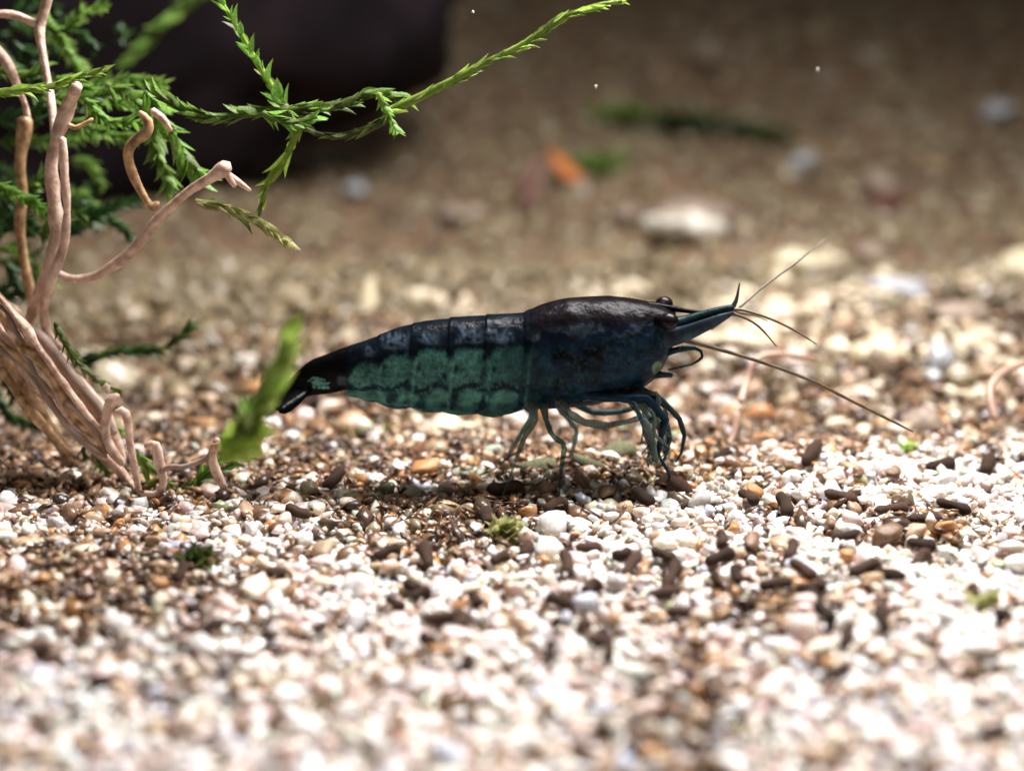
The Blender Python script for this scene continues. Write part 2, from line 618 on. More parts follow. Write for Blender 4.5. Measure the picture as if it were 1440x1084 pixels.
for (px, py, L, ang) in pellets:
    g = G(px, py)
    k = (g - CAM).length / FPX
    a = math.radians(ang)
    # on the bed: across = x, up the picture = away from the viewer, steep ones lean up
    d = Vector((math.cos(a), math.sin(a) * 1.2, math.sin(a) * 0.55)).normalized()
    o = link(bpy.data.objects.new('pellet', random.choice(PEL)))
    hl = L * k * random.uniform(.42, .56)
    o.scale = (hl, hl * random.uniform(.85, 1.1) * (22 / L) * 1.9, hl * (22 / L) * 1.9)
    o.rotation_euler = d.to_track_quat('X', 'Z').to_euler()
    o.location = (g.x, g.y, ghf(g.x, g.y) + 0.052 + abs(d.z) * hl * 0.5)
    tag(o, ('short ' if L < 36 else 'long ' if L > 45 else '') + 'dark brown dropping ' + ('tipped up' if abs(d.z) > .33 else 'lying flat' if abs(d.z) < .12 else 'lying askew')
        + ' on the gravel ' + zone(px, py), 'dropping', 'dark droppings on the gravel')

# ------------------------------------------------------------------ things far behind
M_ROCK = simple_mat('dark_rock', (0.005, 0.0035, 0.005), (0.018, 0.011, 0.014), 1.2, 0.85, 0.5, 6, spec=0.15)


def boulder():
    bm = bmesh.new()
    bmesh.ops.create_icosphere(bm, subdivisions=5, radius=1)
    for v in bm.verts:
        d = v.co.copy()
        r = 1 + 0.16 * mnoise.noise(d * 1.3 + Vector((3, 1, 7))) + 0.07 * mnoise.noise(d * 3.1) + 0.03 * mnoise.noise(d * 8)
        co = Vector((math.copysign(abs(d.x) ** 0.7, d.x), d.y, math.copysign(abs(d.z) ** 0.75, d.z))) * r
        v.co = Vector((co.x * 3.6, co.y * 1.6, co.z * 2.3))
    me = bpy.data.meshes.new('rock')
    bm.to_mesh(me); bm.free()
    me.polygons.foreach_set('use_smooth', [True] * len(me.polygons))
    me.materials.append(M_ROCK)
    o = link(bpy.data.objects.new('rock', me))
    o.location = (-4.3, 8.9, 2.35)
    o.rotation_euler = (0.1, -0.16, 0.1)
    tag(o, 'large blackish purple rock standing behind the moss', 'rock')


boulder()
M_PALE = simple_mat('pale_stone', (0.16, 0.12, 0.08), (0.66, 0.63, 0.54), 2.2, 0.4, 0.3, 12)
M_DUN = simple_mat('dun_stone', (0.14, 0.10, 0.075), (0.30, 0.23, 0.17), 3, 0.6, 0.4, 12)
M_CREAMY = simple_mat('creamy_stone', (0.24, 0.17, 0.09), (0.74, 0.68, 0.47), 2.6, 0.4, 0.3, 12)
M_BLUEY = simple_mat('bluish_stone', (0.16, 0.15, 0.14), (0.48, 0.51, 0.55), 2.6, 0.35, 0.3, 12)
M_ORANGE = simple_mat('orange_leaf', (0.50, 0.13, 0.025), (0.72, 0.26, 0.05), 3, 0.5, 0.3, 12, transl=0.2)
M_RED = simple_mat('red_leaf', (0.06, 0.018, 0.010), (0.12, 0.036, 0.018), 3, 0.6, 0.3, 12)


def far_stone(px, py, wpx, hpx, mat, label, name='stone', up=0.25, rz=0.0, ry=0.0):
    g = G(px, py + hpx * 0.35)
    k = (g - CAM).length / FPX
    return pebble((g.x, g.y, g.z + hpx * k * up), (wpx * k * .55, hpx * k * .62, hpx * k * .55), None, label, None, (0, ry, rz), name, mat, 'stone')


far_stone(968, 312, 112, 56, M_PALE, 'pale oval stone half buried in the brown gravel behind the shrimp')
far_stone(975, 290, 130, 60, M_DUN, 'dull brown stone lying against the pale oval stone', up=0.1)
far_stone(1128, 228, 44, 34, M_BLUEY, 'small bluish white stone on the brown slope uphill of the pale oval stone', ry=-0.5)
far_stone(1402, 156, 50, 34, M_BLUEY, 'grey green glassy stone high on the brown slope', ry=-0.5)
far_stone(1124, 366, 84, 42, M_CREAMY, 'flat creamy yellow stone behind the tip of the raised antenna')
far_stone(1268, 405, 90, 34, M_BLUEY, 'bluish white splinter of stone behind the long antennae', ry=0.2)
far_stone(1240, 490, 90, 46, M_CREAMY, 'cream stone behind the long lower antenna')
far_stone(1318, 500, 40, 60, M_BLUEY, 'upright glassy bluish stone beyond the long lower antenna', ry=0.4)
far_stone(1100, 440, 70, 34, M_CREAMY, 'creamy stone just beyond the shrimp antennules')
far_stone(1435, 375, 60, 60, M_CREAMY, 'yellowish cream stone on the slope beside the splinter')
far_stone(1020, 405, 22, 16, M_PALE, 'tiny round white stone above the rostrum of the shrimp', up=0.5)
far_stone(1045, 478, 100, 28, M_CREAMY, 'bright cream stone behind the head of the shrimp', up=0.3)
far_stone(208, 432, 30, 18, M_BLUEY, 'small blue grey stone in front of the dark rock')
far_stone(180, 405, 36, 14, M_DUN, 'flat dun stone beside the small blue grey stone')
far_stone(995, 78, 60, 40, M_DUN, 'brown stone at the top of the gravel slope')
far_stone(500, 265, 34, 24, M_BLUEY, 'dull bluish stone near the foot of the dark rock')
far_stone(1225, 355, 60, 40, M_DUN, 'brown stone between the creamy yellow stone and the splinter')
far_stone(640, 300, 50, 30, M_DUN, 'dark dun stone on the brown slope behind the tail')
far_stone(345, 510, 46, 30, M_PALE, 'whitish stone on the gravel beyond the tail')
far_stone(1300, 590, 70, 50, M_DUN, 'brownish stone where the lower antenna touches down')
far_stone(880, 300, 40, 30, M_DUN, 'small brown stone beside the pale oval stone')
far_stone(1240, 260, 56, 46, M_DUN, 'rounded brown stone halfway up the slope')
far_stone(1350, 440, 80, 50, M_DUN, 'large brown stone between the splinter and the yellowish stone')


def flake(name, px, py, pts, thick, mat, label, cat, lift=0.05, Yo=0.0):
    """small curled plate standing on the bed; pts = outline in px relative to (px,py)"""
    g = G(px, py)
    k = (g - CAM).length / FPX
    front, back = [], []
    for i, (dx, dy) in enumerate(pts):
        p = Vector((g.x + dx * k, g.y + dy * k * -0.6, max(g.z - dy * k * 0.9, g.z - 0.02) + lift))
        p.y += 0.25 * (dx * k) ** 2 + 0.03 * mnoise.noise(Vector((dx, dy, 1)))
        front.append(p); back.append(p + Vector((0, thick, thick * 0.3)))
    n = len(pts)
    cf = sum(front, Vector()) / n + Vector((0, -thick, 0)); cb = sum(back, Vector()) / n
    vs = front + back + [cf, cb]
    fs = []
    for i in range(n):
        j = (i + 1) % n
        fs += [(i, j, 2 * n), (n + j, n + i, 2 * n + 1), (j, i, n + i, n + j)]
    o = mesh_obj(name, vs, fs, mat, smooth=False)
    tag(o, label, cat)
    return o


flake('dead_leaf', 790, 262, [(-18, -40), (0, -30), (30, 0), (28, 12), (10, 8), (-10, -14)], 0.03, M_ORANGE, 'orange scrap of dead leaf behind the shrimp back', 'leaf', 0.08)
flake('dead_leaf', 755, 300, [(-2, -75), (10, -68), (2, -30), (-8, 0), (-22, 2), (-14, -30), (-30, -32)], 0.03, M_RED, 'dark red scrap of dead leaf beside the orange scrap', 'leaf', 0.05)
flake('dead_leaf', 518, 440, [(-14, 8), (-4, -40), (8, -44), (10, -10), (8, 10)], 0.03, M_CREAMY, 'pale upright scrap of plant behind the tail', 'leaf', 0.03)
flake('dead_leaf', 1245, 300, [(-28, -16), (28, -18), (20, 6), (2, 16), (-14, 4)], 0.05, M_RED, 'dark brown scrap of dead leaf on the brown slope', 'leaf', 0.05)

# ------------------------------------------------------------------ moss
def moss_mat(name, c1, c2, tr=0.5, rough=0.45):
    return simple_mat(name, c1, c2, 14, rough, 0, 0, transl=tr, jitter=0.25, spec=0.4)


MOSS = {
    'bright': moss_mat('moss_bright', (0.21, 0.35, 0.04), (0.38, 0.50, 0.11)),
    'fresh': moss_mat('moss_fresh', (0.12, 0.28, 0.035), (0.26, 0.46, 0.09)),
    'mid': moss_mat('moss_mid', (0.09, 0.20, 0.03), (0.26, 0.40, 0.09)),
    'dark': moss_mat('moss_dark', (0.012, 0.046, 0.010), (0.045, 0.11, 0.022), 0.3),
    'olive': moss_mat('moss_olive', (0.07, 0.10, 0.02), (0.18, 0.23, 0.06)),
    'pale': moss_mat('moss_pale', (0.30, 0.32, 0.11), (0.55, 0.52, 0.24)),
}


def leaf_mesh(k):
    """lanceolate leaf along +X, keel folded, tip curving; unit length"""
    st = [(0, .15, 0), (.2, .25, .02), (.45, .25, .03), (.72, .14, .02), (1.0, 0.0, -.05)]
    curl = (0.12, 0.22, 0.05, 0.3)[k % 4]
    vs, fs = [], []
    for (x, w, z) in st:
        zc = z + curl * x * x
        if w == 0:
            vs.append((x, 0, zc))
        else:
            w *= (1, .85, 1.15, .7)[k % 4]
            vs += [(x, -w, zc + w * .45), (x, 0, zc - .015), (x, w, zc + w * .45)]
    for i in range(3):
        a = i * 3
        fs += [(a, a + 1, a + 4, a + 3), (a + 1, a + 2, a + 5, a + 4)]
    fs += [(9, 10, 12), (10, 11, 12)]
    me = bpy.data.meshes.new('leaf')
    me.from_pydata(vs, [], fs)
    me.polygons.foreach_set('use_smooth', [True] * len(me.polygons))
    me.materials.append(None)
    return me


LEAF = [leaf_mesh(k) for k in range(4)]


def leaf_frames(path, step, size, spread, seed, taper=True, jit=0.42):
    """-> list of (Matrix) for leaves along the path"""
    rnd = random.Random(seed)
    L = sum((Vector(path[i][:3]) - Vector(path[i + 1][:3])).length for i in range(len(path) - 1))
    n = max(3, int(L / step))
    pts = catmull(path, n)
    out = []
    for i in range(n):
        c = Vector(pts[i][:3])
        t = (Vector(pts[min(i + 1, n - 1)][:3]) - Vector(pts[max(i - 1, 0)][:3])).normalized()
        side = t.cross(Vector((0, 1, 0)))
        if side.length < 1e-3: side = Vector((1, 0, 0))
        side.normalize()
        bi = t.cross(side)
        az = (0 if i % 2 else math.pi) + rnd.uniform(-.9, .9) + (math.pi / 2 if i % 5 == 4 else 0)
        out_d = side * math.cos(az) + bi * math.sin(az)
        sp = spread * rnd.uniform(.65, 1.35)
        d = (t * math.cos(sp) + out_d * math.sin(sp)).normalized()
        up = (out_d * math.cos(sp) - t * math.sin(sp)).normalized() * -1
        yv = up.cross(d).normalized()
        s = size * rnd.uniform(1 - jit, 1 + jit)
        if taper: s *= 0.75 + 0.25 * min(1, (n - i) / 5)
        m = Matrix((d, yv, up)).transposed().to_4x4()
        m = Matrix.Translation(c + out_d * pts[i][3] * 0.7) @ m @ Matrix.Diagonal((s, s, s, 1))
        out.append(m)
    return out


def shoot(parent, pts, mat, stem_mat=None, r=4.0, size=24, step=7.0, spread=0.55, seed=1, Y=0.3, tip=0.4, single=True):
    """pts: (px, py[, Y]); r, size and step in px at the depth of the shrimp"""
    path = []
    n = len(pts)
    for i, p in enumerate(pts):
        q = P(p[0], p[1], p[2] if len(p) > 2 else Y)
        path.append((q.x, q.y, q.z, r / 260 * (1 - (1 - tip) * i / (n - 1))))
    v, f = tube(path, 6)
    st = mesh_obj('stem', v, f, MOSS[stem_mat or mat], parent)
    fr = leaf_frames(path, step / 260, size / 260, spread, seed)
    if single:
        lr = random.Random(seed + 900)
        for i, m in enumerate(fr):
            o = link(bpy.data.objects.new('leaf', LEAF[i % 4]))
            o.parent = st
            o.matrix_parent_inverse = Matrix.Identity(4)
            o.matrix_basis = m
            o.material_slots[0].link = 'OBJECT'
            o.material_slots[0].material = MOSS[mat if lr.random() > .15 else 'olive']
    else:
        foliage(st, fr, mat)
    return st


def foliage(parent, frames, mat):
    vs, fs = [], []
    for i, m in enumerate(frames):
        me = LEAF[i % 4]
        k = len(vs)
        vs += [m @ v.co for v in me.vertices]
        fs += [tuple(k + j for j in p.vertices) for p in me.polygons]
    o = mesh_obj('foliage', vs, fs, MOSS[mat])
    o.parent = parent
    tag(o, kind='stuff')
    return o


moss = empty('moss', (0, 0, 0))
tag(moss, 'green leafy moss with long shoots hanging on the pinkish roots', 'moss')
shoot(moss, [(545, 158), (590, 137), (640, 112), (690, 86), (740, 60), (790, 27), (840, 8), (874, 3)], 'bright', r=6.5, size=24, step=7.5, spread=0.33, seed=1, Y=0.15)
shoot(moss, [(532, 132), (540, 150), (550, 168), (557, 184)], 'fresh', 'bright', r=4, size=18, step=3.2, spread=0.7, seed=2, Y=0.0)
shoot(moss, [(395, 158), (440, 152), (480, 148), (510, 134), (540, 133), (566, 140)], 'mid', 'olive', r=7, size=26, step=4.5, spread=0.36, seed=3, Y=0.3)
shoot(moss, [(552, 160), (530, 176), (500, 187), (470, 192), (440, 186), (415, 170)], 'olive', r=6.5, size=22, step=6.5, spread=0.3, seed=4, Y=0.25)
shoot(moss, [(400, 152), (376, 112), (354, 76), (332, 36), (306, -6), (298, -30)], 'fresh', 'bright', r=5.5, size=27, step=7, spread=0.6, seed=5, Y=0.45)
shoot(moss, [(405, 152), (350, 160), (310, 166), (275, 160), (245, 145), (220, 132)], 'mid', 'olive', r=7, size=27, step=4.5, spread=0.4, seed=6, Y=0.4)
shoot(moss, [(425, 165), (412, 200), (396, 230), (378, 258), (366, 290)], 'bright', r=6, size=34, step=8, spread=0.35, seed=7, Y=0.3)
shoot(moss, [(275, 283), (310, 290), (345, 305), (370, 318), (396, 336)], 'pale', r=4, size=32, step=5, spread=0.4, seed=8, Y=0.25)
shoot(moss, [(-10, 131), (40, 126), (80, 120), (115, 108), (146, 99)], 'bright', 'bright', r=5, size=26, step=6, spread=0.45, seed=9, Y=0.1)
shoot(moss, [(370, 160), (395, 170), (420, 172), (446, 165)], 'fresh', 'mid', r=5, size=24, step=3.8, spread=0.6, seed=10, Y=0.2)
# the bushy middle
shoot(moss, [(205, 130), (225, 165), (245, 195), (262, 225), (278, 250)], 'fresh', 'mid', r=5, size=34, step=3.2, spread=0.7, seed=11, Y=0.5)
shoot(moss, [(150, 120), (190, 140), (215, 175), (222, 215), (240, 262)], 'mid', 'mid', r=5, size=30, step=3.4, spread=0.65, seed=12, Y=0.7)
rnd = random.Random(5)
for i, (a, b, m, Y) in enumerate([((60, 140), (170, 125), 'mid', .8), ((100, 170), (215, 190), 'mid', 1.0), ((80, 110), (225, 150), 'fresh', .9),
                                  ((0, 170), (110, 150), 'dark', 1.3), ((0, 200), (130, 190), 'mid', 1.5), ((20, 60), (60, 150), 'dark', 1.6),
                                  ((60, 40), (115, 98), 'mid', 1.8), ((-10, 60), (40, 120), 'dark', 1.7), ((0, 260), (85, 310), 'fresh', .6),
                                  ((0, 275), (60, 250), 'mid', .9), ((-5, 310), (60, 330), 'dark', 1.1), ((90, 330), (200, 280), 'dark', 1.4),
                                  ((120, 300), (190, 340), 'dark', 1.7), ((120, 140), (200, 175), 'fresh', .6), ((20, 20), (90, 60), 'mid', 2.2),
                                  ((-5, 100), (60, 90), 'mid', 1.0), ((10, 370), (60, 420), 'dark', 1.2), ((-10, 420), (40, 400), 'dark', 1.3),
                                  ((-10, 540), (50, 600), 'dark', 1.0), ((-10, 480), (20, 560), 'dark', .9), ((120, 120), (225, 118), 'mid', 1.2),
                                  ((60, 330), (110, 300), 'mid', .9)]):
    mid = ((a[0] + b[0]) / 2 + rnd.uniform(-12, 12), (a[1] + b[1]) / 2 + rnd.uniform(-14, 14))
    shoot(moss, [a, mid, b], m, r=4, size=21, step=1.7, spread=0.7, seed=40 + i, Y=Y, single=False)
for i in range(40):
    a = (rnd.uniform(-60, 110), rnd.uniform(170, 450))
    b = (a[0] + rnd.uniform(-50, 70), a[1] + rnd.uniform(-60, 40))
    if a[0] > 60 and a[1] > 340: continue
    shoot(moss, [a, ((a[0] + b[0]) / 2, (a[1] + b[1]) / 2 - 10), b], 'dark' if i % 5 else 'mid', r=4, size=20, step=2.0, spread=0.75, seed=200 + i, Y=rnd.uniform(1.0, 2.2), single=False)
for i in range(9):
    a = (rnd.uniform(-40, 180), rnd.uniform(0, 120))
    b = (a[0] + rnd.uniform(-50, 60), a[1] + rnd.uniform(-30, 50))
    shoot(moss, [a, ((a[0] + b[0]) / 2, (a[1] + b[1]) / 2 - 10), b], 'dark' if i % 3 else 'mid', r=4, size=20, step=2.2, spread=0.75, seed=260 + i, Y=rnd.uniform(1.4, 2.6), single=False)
shoot(moss, [(285, -10), (250, 20), (215, 50), (188, 80)], 'mid', r=13, size=40, step=7, spread=0.25, seed=70, Y=3.4, single=False)
shoot(moss, [(62, 20), (85, 60), (112, 96)], 'fresh', r=7, size=24, step=9, spread=0.3, seed=71, Y=1.6, single=False)

sprig = empty('moss_sprig', G(190, 520))
tag(sprig, 'dark green moss sprig reaching out behind the root bundle', 'moss')
shoot(sprig, [(105, 512, 1.2), (140, 500, 1.2), (180, 493, 1.2), (225, 492, 1.2), (250, 475, 1.2), (266, 458, 1.2)], 'dark', 'dark', r=6, size=24, step=4.2, spread=0.5, seed=80)
shoot(sprig, [(105, 512, 1.2), (90, 540, 1.15), (95, 575, 1.0)], 'dark', 'dark', r=5, size=30, step=8, spread=0.5, seed=88)

front = empty('moss_shoot', G(338, 640))
tag(front, 'bright green moss shoot standing up in front of the shrimp tail', 'moss')
FY = -2.0
shoot(front, [(322, 628, FY + 1.2), (336, 624, FY + .3), (344, 606, FY), (362, 575, FY), (384, 535, FY), (398, 500, FY), (404, 476, FY)], 'bright', 'bright', r=9, size=50, step=7, spread=0.42, seed=81, tip=0.9)
shoot(front, [(342, 612, FY), (352, 585, FY), (365, 560, FY)], 'fresh', 'bright', r=6, size=38, step=7, spread=0.5, seed=82, tip=0.9)

base = empty('moss_mat', G(200, 690))
tag(base, 'green moss creeping over the gravel at the foot of the roots', 'moss')
for i, (pts, m) in enumerate([([(95, 575), (118, 612), (140, 650), (165, 690), (175, 705)], 'mid'),
                              ([(78, 455), (95, 490), (115, 515)], 'olive'),
                              ([(120, 545), (150, 580), (170, 610)], 'mid'),
                              ([(160, 700), (200, 695), (245, 690), (290, 670), (330, 652)], 'mid'),
                              ([(195, 640), (215, 660), (250, 690)], 'mid'),
                              ([(270, 690), (300, 650), (345, 640)], 'fresh'),
                              ([(90, 480), (130, 530), (165, 548)], 'olive'),
                              ([(210, 690), (205, 660), (190, 640)], 'bright'),
                              ([(130, 600), (160, 650), (180, 690)], 'dark'),
                              ([(85, 545), (110, 600), (120, 640)], 'dark')]):
    shoot(base, [(*p, 0.34 if i in (0, 2, 6, 8, 9) else 0.05) for p in pts], m, r=4, size=18, step=4.5, spread=0.6, seed=100 + i)


def tuft(px, py, wpx, hpx, mat, label, n=200, seed=0):
    rnd = random.Random(seed)
    g = G(px, py + hpx * 0.4)
    k = (g - CAM).length / FPX
    t = empty('moss_tuft', g)
    tag(t, label, 'moss')
    fr = []
    for i in range(n):
        u = Vector((rnd.gauss(0, .42), rnd.gauss(0, .42), abs(rnd.gauss(0, .5))))
        c = g + Vector((u.x * wpx * k * .6, u.y * wpx * k * .5, u.z * hpx * k * .42 + .03))
        d = Vector((rnd.gauss(0, 1), rnd.gauss(0, 1), rnd.gauss(.5, .8))).normalized()
        s = rnd.uniform(.05, .1) * (wpx / 50) ** .5
        m = d.to_track_quat('X', 'Z').to_matrix().to_4x4()
        fr.append(Matrix.Translation(c - g) @ m @ Matrix.Diagonal((s, s, s, 1)))
    foliage(t, fr, mat)


tuft(838, 222, 76, 46, 'mid', 'dark green tuft of moss beside the orange leaf scrap', seed=1)
tuft(872, 158, 90, 34, 'mid', 'dark green moss tuft high on the slope, beyond the orange leaf scrap', seed=2)
tuft(958, 168, 100, 40, 'dark', 'wide low dark green moss patch high on the slope', n=320, seed=3)
tuft(1042, 182, 60, 22, 'dark', 'small dark moss patch between the wide patch and the yellowish tuft', seed=4)
tuft(1085, 186, 44, 34, 'olive', 'small yellowish green tuft on the brown slope', seed=5)
M_ALGAE = simple_mat('algae_stone', (0.055, 0.065, 0.022), (0.20, 0.20, 0.09), 9, 0.6, 0.8, 30)
M_ALGPALE = simple_mat('algae_pale_stone', (0.22, 0.30, 0.18), (0.62, 0.68, 0.56), 14, 0.5, 0.8, 30)
far_stone(866, 636, 66, 34, M_ALGAE, 'olive green algae covered stone below the shrimp belly', ry=-.3)
far_stone(828, 652, 50, 26, M_ALGAE, 'small olive stone lying against the algae covered stone', ry=.3)
far_stone(758, 654, 58, 30, M_ALGAE, 'olive green algae covered stone between the shrimp hind legs')
far_stone(690, 632, 44, 24, M_ALGPALE, 'pale greenish stone just behind the hind legs')
far_stone(650, 662, 30, 20, M_ALGPALE, 'white stone veined with green beside the hindmost leg')
far_stone(672, 668, 24, 18, M_ALGPALE, 'small green veined stone between the hindmost leg and the white one')
tuft(712, 748, 40, 34, 'pale', 'pale striped green moss scrap on the gravel in front of the shrimp', n=120, seed=9)
tuft(278, 790, 40, 24, 'olive', 'small green moss crumb on the gravel in front of the roots', n=120, seed=10)
tuft(1276, 628, 24, 26, 'bright', 'tiny bright green sprig where the long antenna ends', n=24, seed=11)
tuft(508, 610, 40, 12, 'olive', 'flat olive green leaf bits below the abdomen', n=20, seed=12)
tuft(1385, 850, 50, 24, 'pale', 'pale yellowish green moss crumb on the white gravel', n=30, seed=13)

# ------------------------------------------------------------------ roots
M_ROOT = simple_mat('pink_root', (0.42, 0.27, 0.20), (0.80, 0.62, 0.52), 15, 0.5, 0.7, 40, sss=0.2)
M_TRUNK = simple_mat('trunk_bark', (0.36, 0.215, 0.145), (0.78, 0.58, 0.46), 18, 0.55, 0.8, 45, sss=0.1)
M_ROOT2 = simple_mat('ochre_root', (0.22, 0.12, 0.05), (0.64, 0.42, 0.23), 18, 0.5, 0.5, 25, sss=0.2)
M_ROOT3 = simple_mat('grey_root', (0.20, 0.14, 0.11), (0.40, 0.29, 0.23), 6, 0.55, 0.5, 25)


def root(parent, pts, mat, Y=0.4, seed=0, bump=0.22, name='root', sides=10):
    path = []
    for p in pts:
        q = P(p[0], p[1], p[3] if len(p) > 3 else Y)
        path.append((q.x, q.y, q.z, p[2] / 260 * (.84 if name == 'trunk_root' else .86)))
    v, f = tube(path, sides, bump, seed)
    return mesh_obj(name, v, f, mat, parent)


rts = empty('root_bundle', P(120, 640, 0.3))
tag(rts, 'thick bundle of pinkish tan branching roots carrying the green moss', 'roots')
root(rts, [(-60, 380, 22, .5), (-10, 430, 24, .45), (40, 478, 24, .4), (88, 525, 21, .35), (130, 566, 16, .3), (158, 610, 12, .22), (172, 648, 9, .2)], M_TRUNK, seed=1, name='trunk_root', sides=14)
root(rts, [(-60, 440, 22, .3), (-10, 478, 23, .28), (28, 532, 19, .25), (55, 582, 15, .22), (85, 625, 11, .2), (100, 655, 8, .15)], M_ROOT2, seed=2, name='trunk_root', sides=14)
root(rts, [(-20, 450, 15, .15), (18, 490, 16, .12), (60, 545, 15, .1), (100, 590, 15, .1), (135, 628, 13, .12), (168, 662, 9, .12), (190, 690, 6, .1)], M_TRUNK, seed=3, name='trunk_root', sides=14)
root(rts, [(30, 455, 9, .3), (66, 485, 11, .22), (105, 535, 10, .2), (140, 575, 9, .2), (160, 610, 7, .2)], M_ROOT3, seed=4, name='trunk_root')
root(rts, [(2, 520, 9, .05), (40, 575, 9, .03), (70, 608, 8, .03), (100, 640, 6, .05)], M_ROOT2, seed=5, name='trunk_root')
root(rts, [(108, 122, 10, .25), (96, 150, 12), (80, 195, 11), (72, 235, 11), (76, 285, 12), (80, 330, 12), (66, 385, 11), (48, 430, 10), (40, 465, 9)], M_ROOT, seed=6)
root(rts, [(88, 195, 6), (90, 240, 7), (94, 290, 7), (90, 345, 8), (74, 390, 9), (62, 430, 9), (66, 465, 8), (84, 490, 7)], M_ROOT, Y=0.32, seed=7)
root(rts, [(320, 232, 9, .1), (312, 240, 12, .1), (296, 250, 9, .12), (262, 272, 8, .2), (220, 312, 9, .25), (180, 358, 9, .3), (140, 385, 8, .33), (105, 393, 8, .35), (82, 385, 7, .35)], M_ROOT, seed=8, bump=0.16)
root(rts, [(196, 158, 4), (208, 170, 8), (207, 186, 9), (188, 200, 8), (180, 218, 8), (188, 248, 8), (202, 276, 7), (214, 292, 8), (222, 286, 6)], M_ROOT2, Y=0.3, seed=9)
root(rts, [(214, 156, 6), (230, 168, 6), (240, 184, 4)], M_ROOT, Y=0.25, seed=10)
root(rts, [(36, 168, 14), (32, 200, 12), (28, 235, 10), (32, 270, 9), (28, 310, 9), (32, 355, 9), (40, 400, 9), (48, 440, 8)], M_ROOT2, Y=0.75, seed=11)
root(rts, [(72, -20, 8, .8), (62, 15, 9, .8), (55, 40, 9, .8), (60, 75, 8, .75), (68, 118, 7, .7), (74, 160, 6, .6), (76, 210, 6, .5)], M_ROOT, seed=12)
root(rts, [(-20, 20, 6), (20, 22, 7), (52, 34, 7)], M_ROOT, Y=0.8, seed=13)
root(rts, [(-12, 66, 10), (8, 86, 9), (22, 116, 7), (36, 150, 6), (38, 175, 6)], M_ROOT, Y=0.75, seed=14)
root(rts, [(90, 170, 6), (105, 180, 5), (130, 168, 3)], M_ROOT2, Y=0.4, seed=15)
root(rts, [(330, 262, 4), (322, 250, 5), (316, 240, 6)], M_ROOT, Y=0.12, seed=16)
root(rts, [(352, 268, 3), (338, 258, 5), (322, 246, 5)], M_ROOT, Y=0.15, seed=17)
root(rts, [(166, 556, 5, .0), (158, 562, 9, .0), (150, 585, 9, .02), (148, 612, 10, .05), (158, 634, 9, .06), (172, 652, 7, .08)], M_ROOT, seed=18)
root(rts, [(163, 580, 4, -.05), (174, 578, 7, -.05), (180, 592, 7, -.05), (182, 620, 6, -.05), (188, 650, 6, -.03), (196, 690, 5, 0), (212, 716, 3, 0)], M_ROOT, seed=19)
root(rts, [(145, 548, 4, .1), (152, 540, 5, .1), (150, 552, 5, .1)], M_ROOT, seed=20)
root(rts, [(205, 628, 5, -.1), (218, 624, 7, -.1), (224, 650, 8, -.08), (230, 676, 7, -.05), (222, 694, 7, -.05), (200, 694, 6, -.03)], M_ROOT, seed=21)
root(rts, [(226, 664, 4, -.1), (240, 656, 4, -.12), (258, 656, 4, -.12), (290, 645, 5, -.12), (300, 634, 5, -.12)], M_ROOT3, seed=22)
root(rts, [(306, 618, 6, -.15), (298, 640, 7, -.12), (304, 664, 8, -.1), (316, 686, 6, -.1)], M_ROOT, seed=23)
root(rts, [(300, 628, 5, -.2), (318, 627, 8, -.8), (330, 628, 8, -1.4), (352, 630, 9, -1.9)], M_ROOT2, seed=24)
root(rts, [(240, 690, 5, -.1), (243, 705, 6, -.12), (246, 726, 5, -.15)], M_ROOT2, seed=25, bump=0.1)
root(rts, [(196, 722, 3, -.1), (220, 722, 4, -.12), (246, 718, 4, -.14)], M_ROOT3, seed=26)

rr = random.Random(21)
for i in range(6):
    t = i / 5
    o0, o1 = -22 + 56 * t, -14 + 26 * t
    jx = [rr.uniform(-9, 9) for _ in range(10)]
    root(rts, [(-30, 418 + o0 + jx[0], 7, .12), (5 + jx[1], 448 + o0 + jx[2], 5 + i % 4, .08), (38 + jx[3], 492 + o0 + jx[4], 8, .05), (72 + jx[5], 535 + o0 * .9 + jx[6], 5, .0),
               (112 + jx[7], 584 + o0 * .6 + jx[8], 6, .0), (150, 630 + o1, 4, .05)], (M_TRUNK, M_ROOT2, M_ROOT3)[i % 3], seed=50 + i, bump=.6, name='trunk_root')

M_FROOT = simple_mat('dull_pink_root', (0.30, 0.19, 0.13), (0.46, 0.31, 0.23), 6, 0.5, 0.3, 25, sss=0.3)
for pts, lab in [([(1042, 565, 8, .6), (1050, 535, 8, .75), (1062, 508, 8, .8), (1090, 498, 7, .9), (1150, 505, 6, 1.2)], 'dull pink rootlet arching over the gravel below the antennae'),
                 ([(1400, 590, 8, .5), (1392, 560, 9, .6), (1396, 538, 10, .7), (1420, 518, 10, .9), (1470, 500, 10, 1.2)], 'pinkish rootlet arching beside the end of the long antenna'),
                 ([(1010, 640, 7, .4), (1030, 615, 8, .5), (1036, 580, 8, .6)], 'stubby pinkish rootlet just ahead of the front legs')]:
    g = P(pts[0][0], pts[0][1], pts[0][3] + .35)
    e = empty('rootlet', g)
    o = root(e, [(p[0], p[1], p[2] * .8, p[3] + .35) for p in pts], M_FROOT, seed=len(lab))
    o.name = 'root'
    tag(e, lab, 'root')

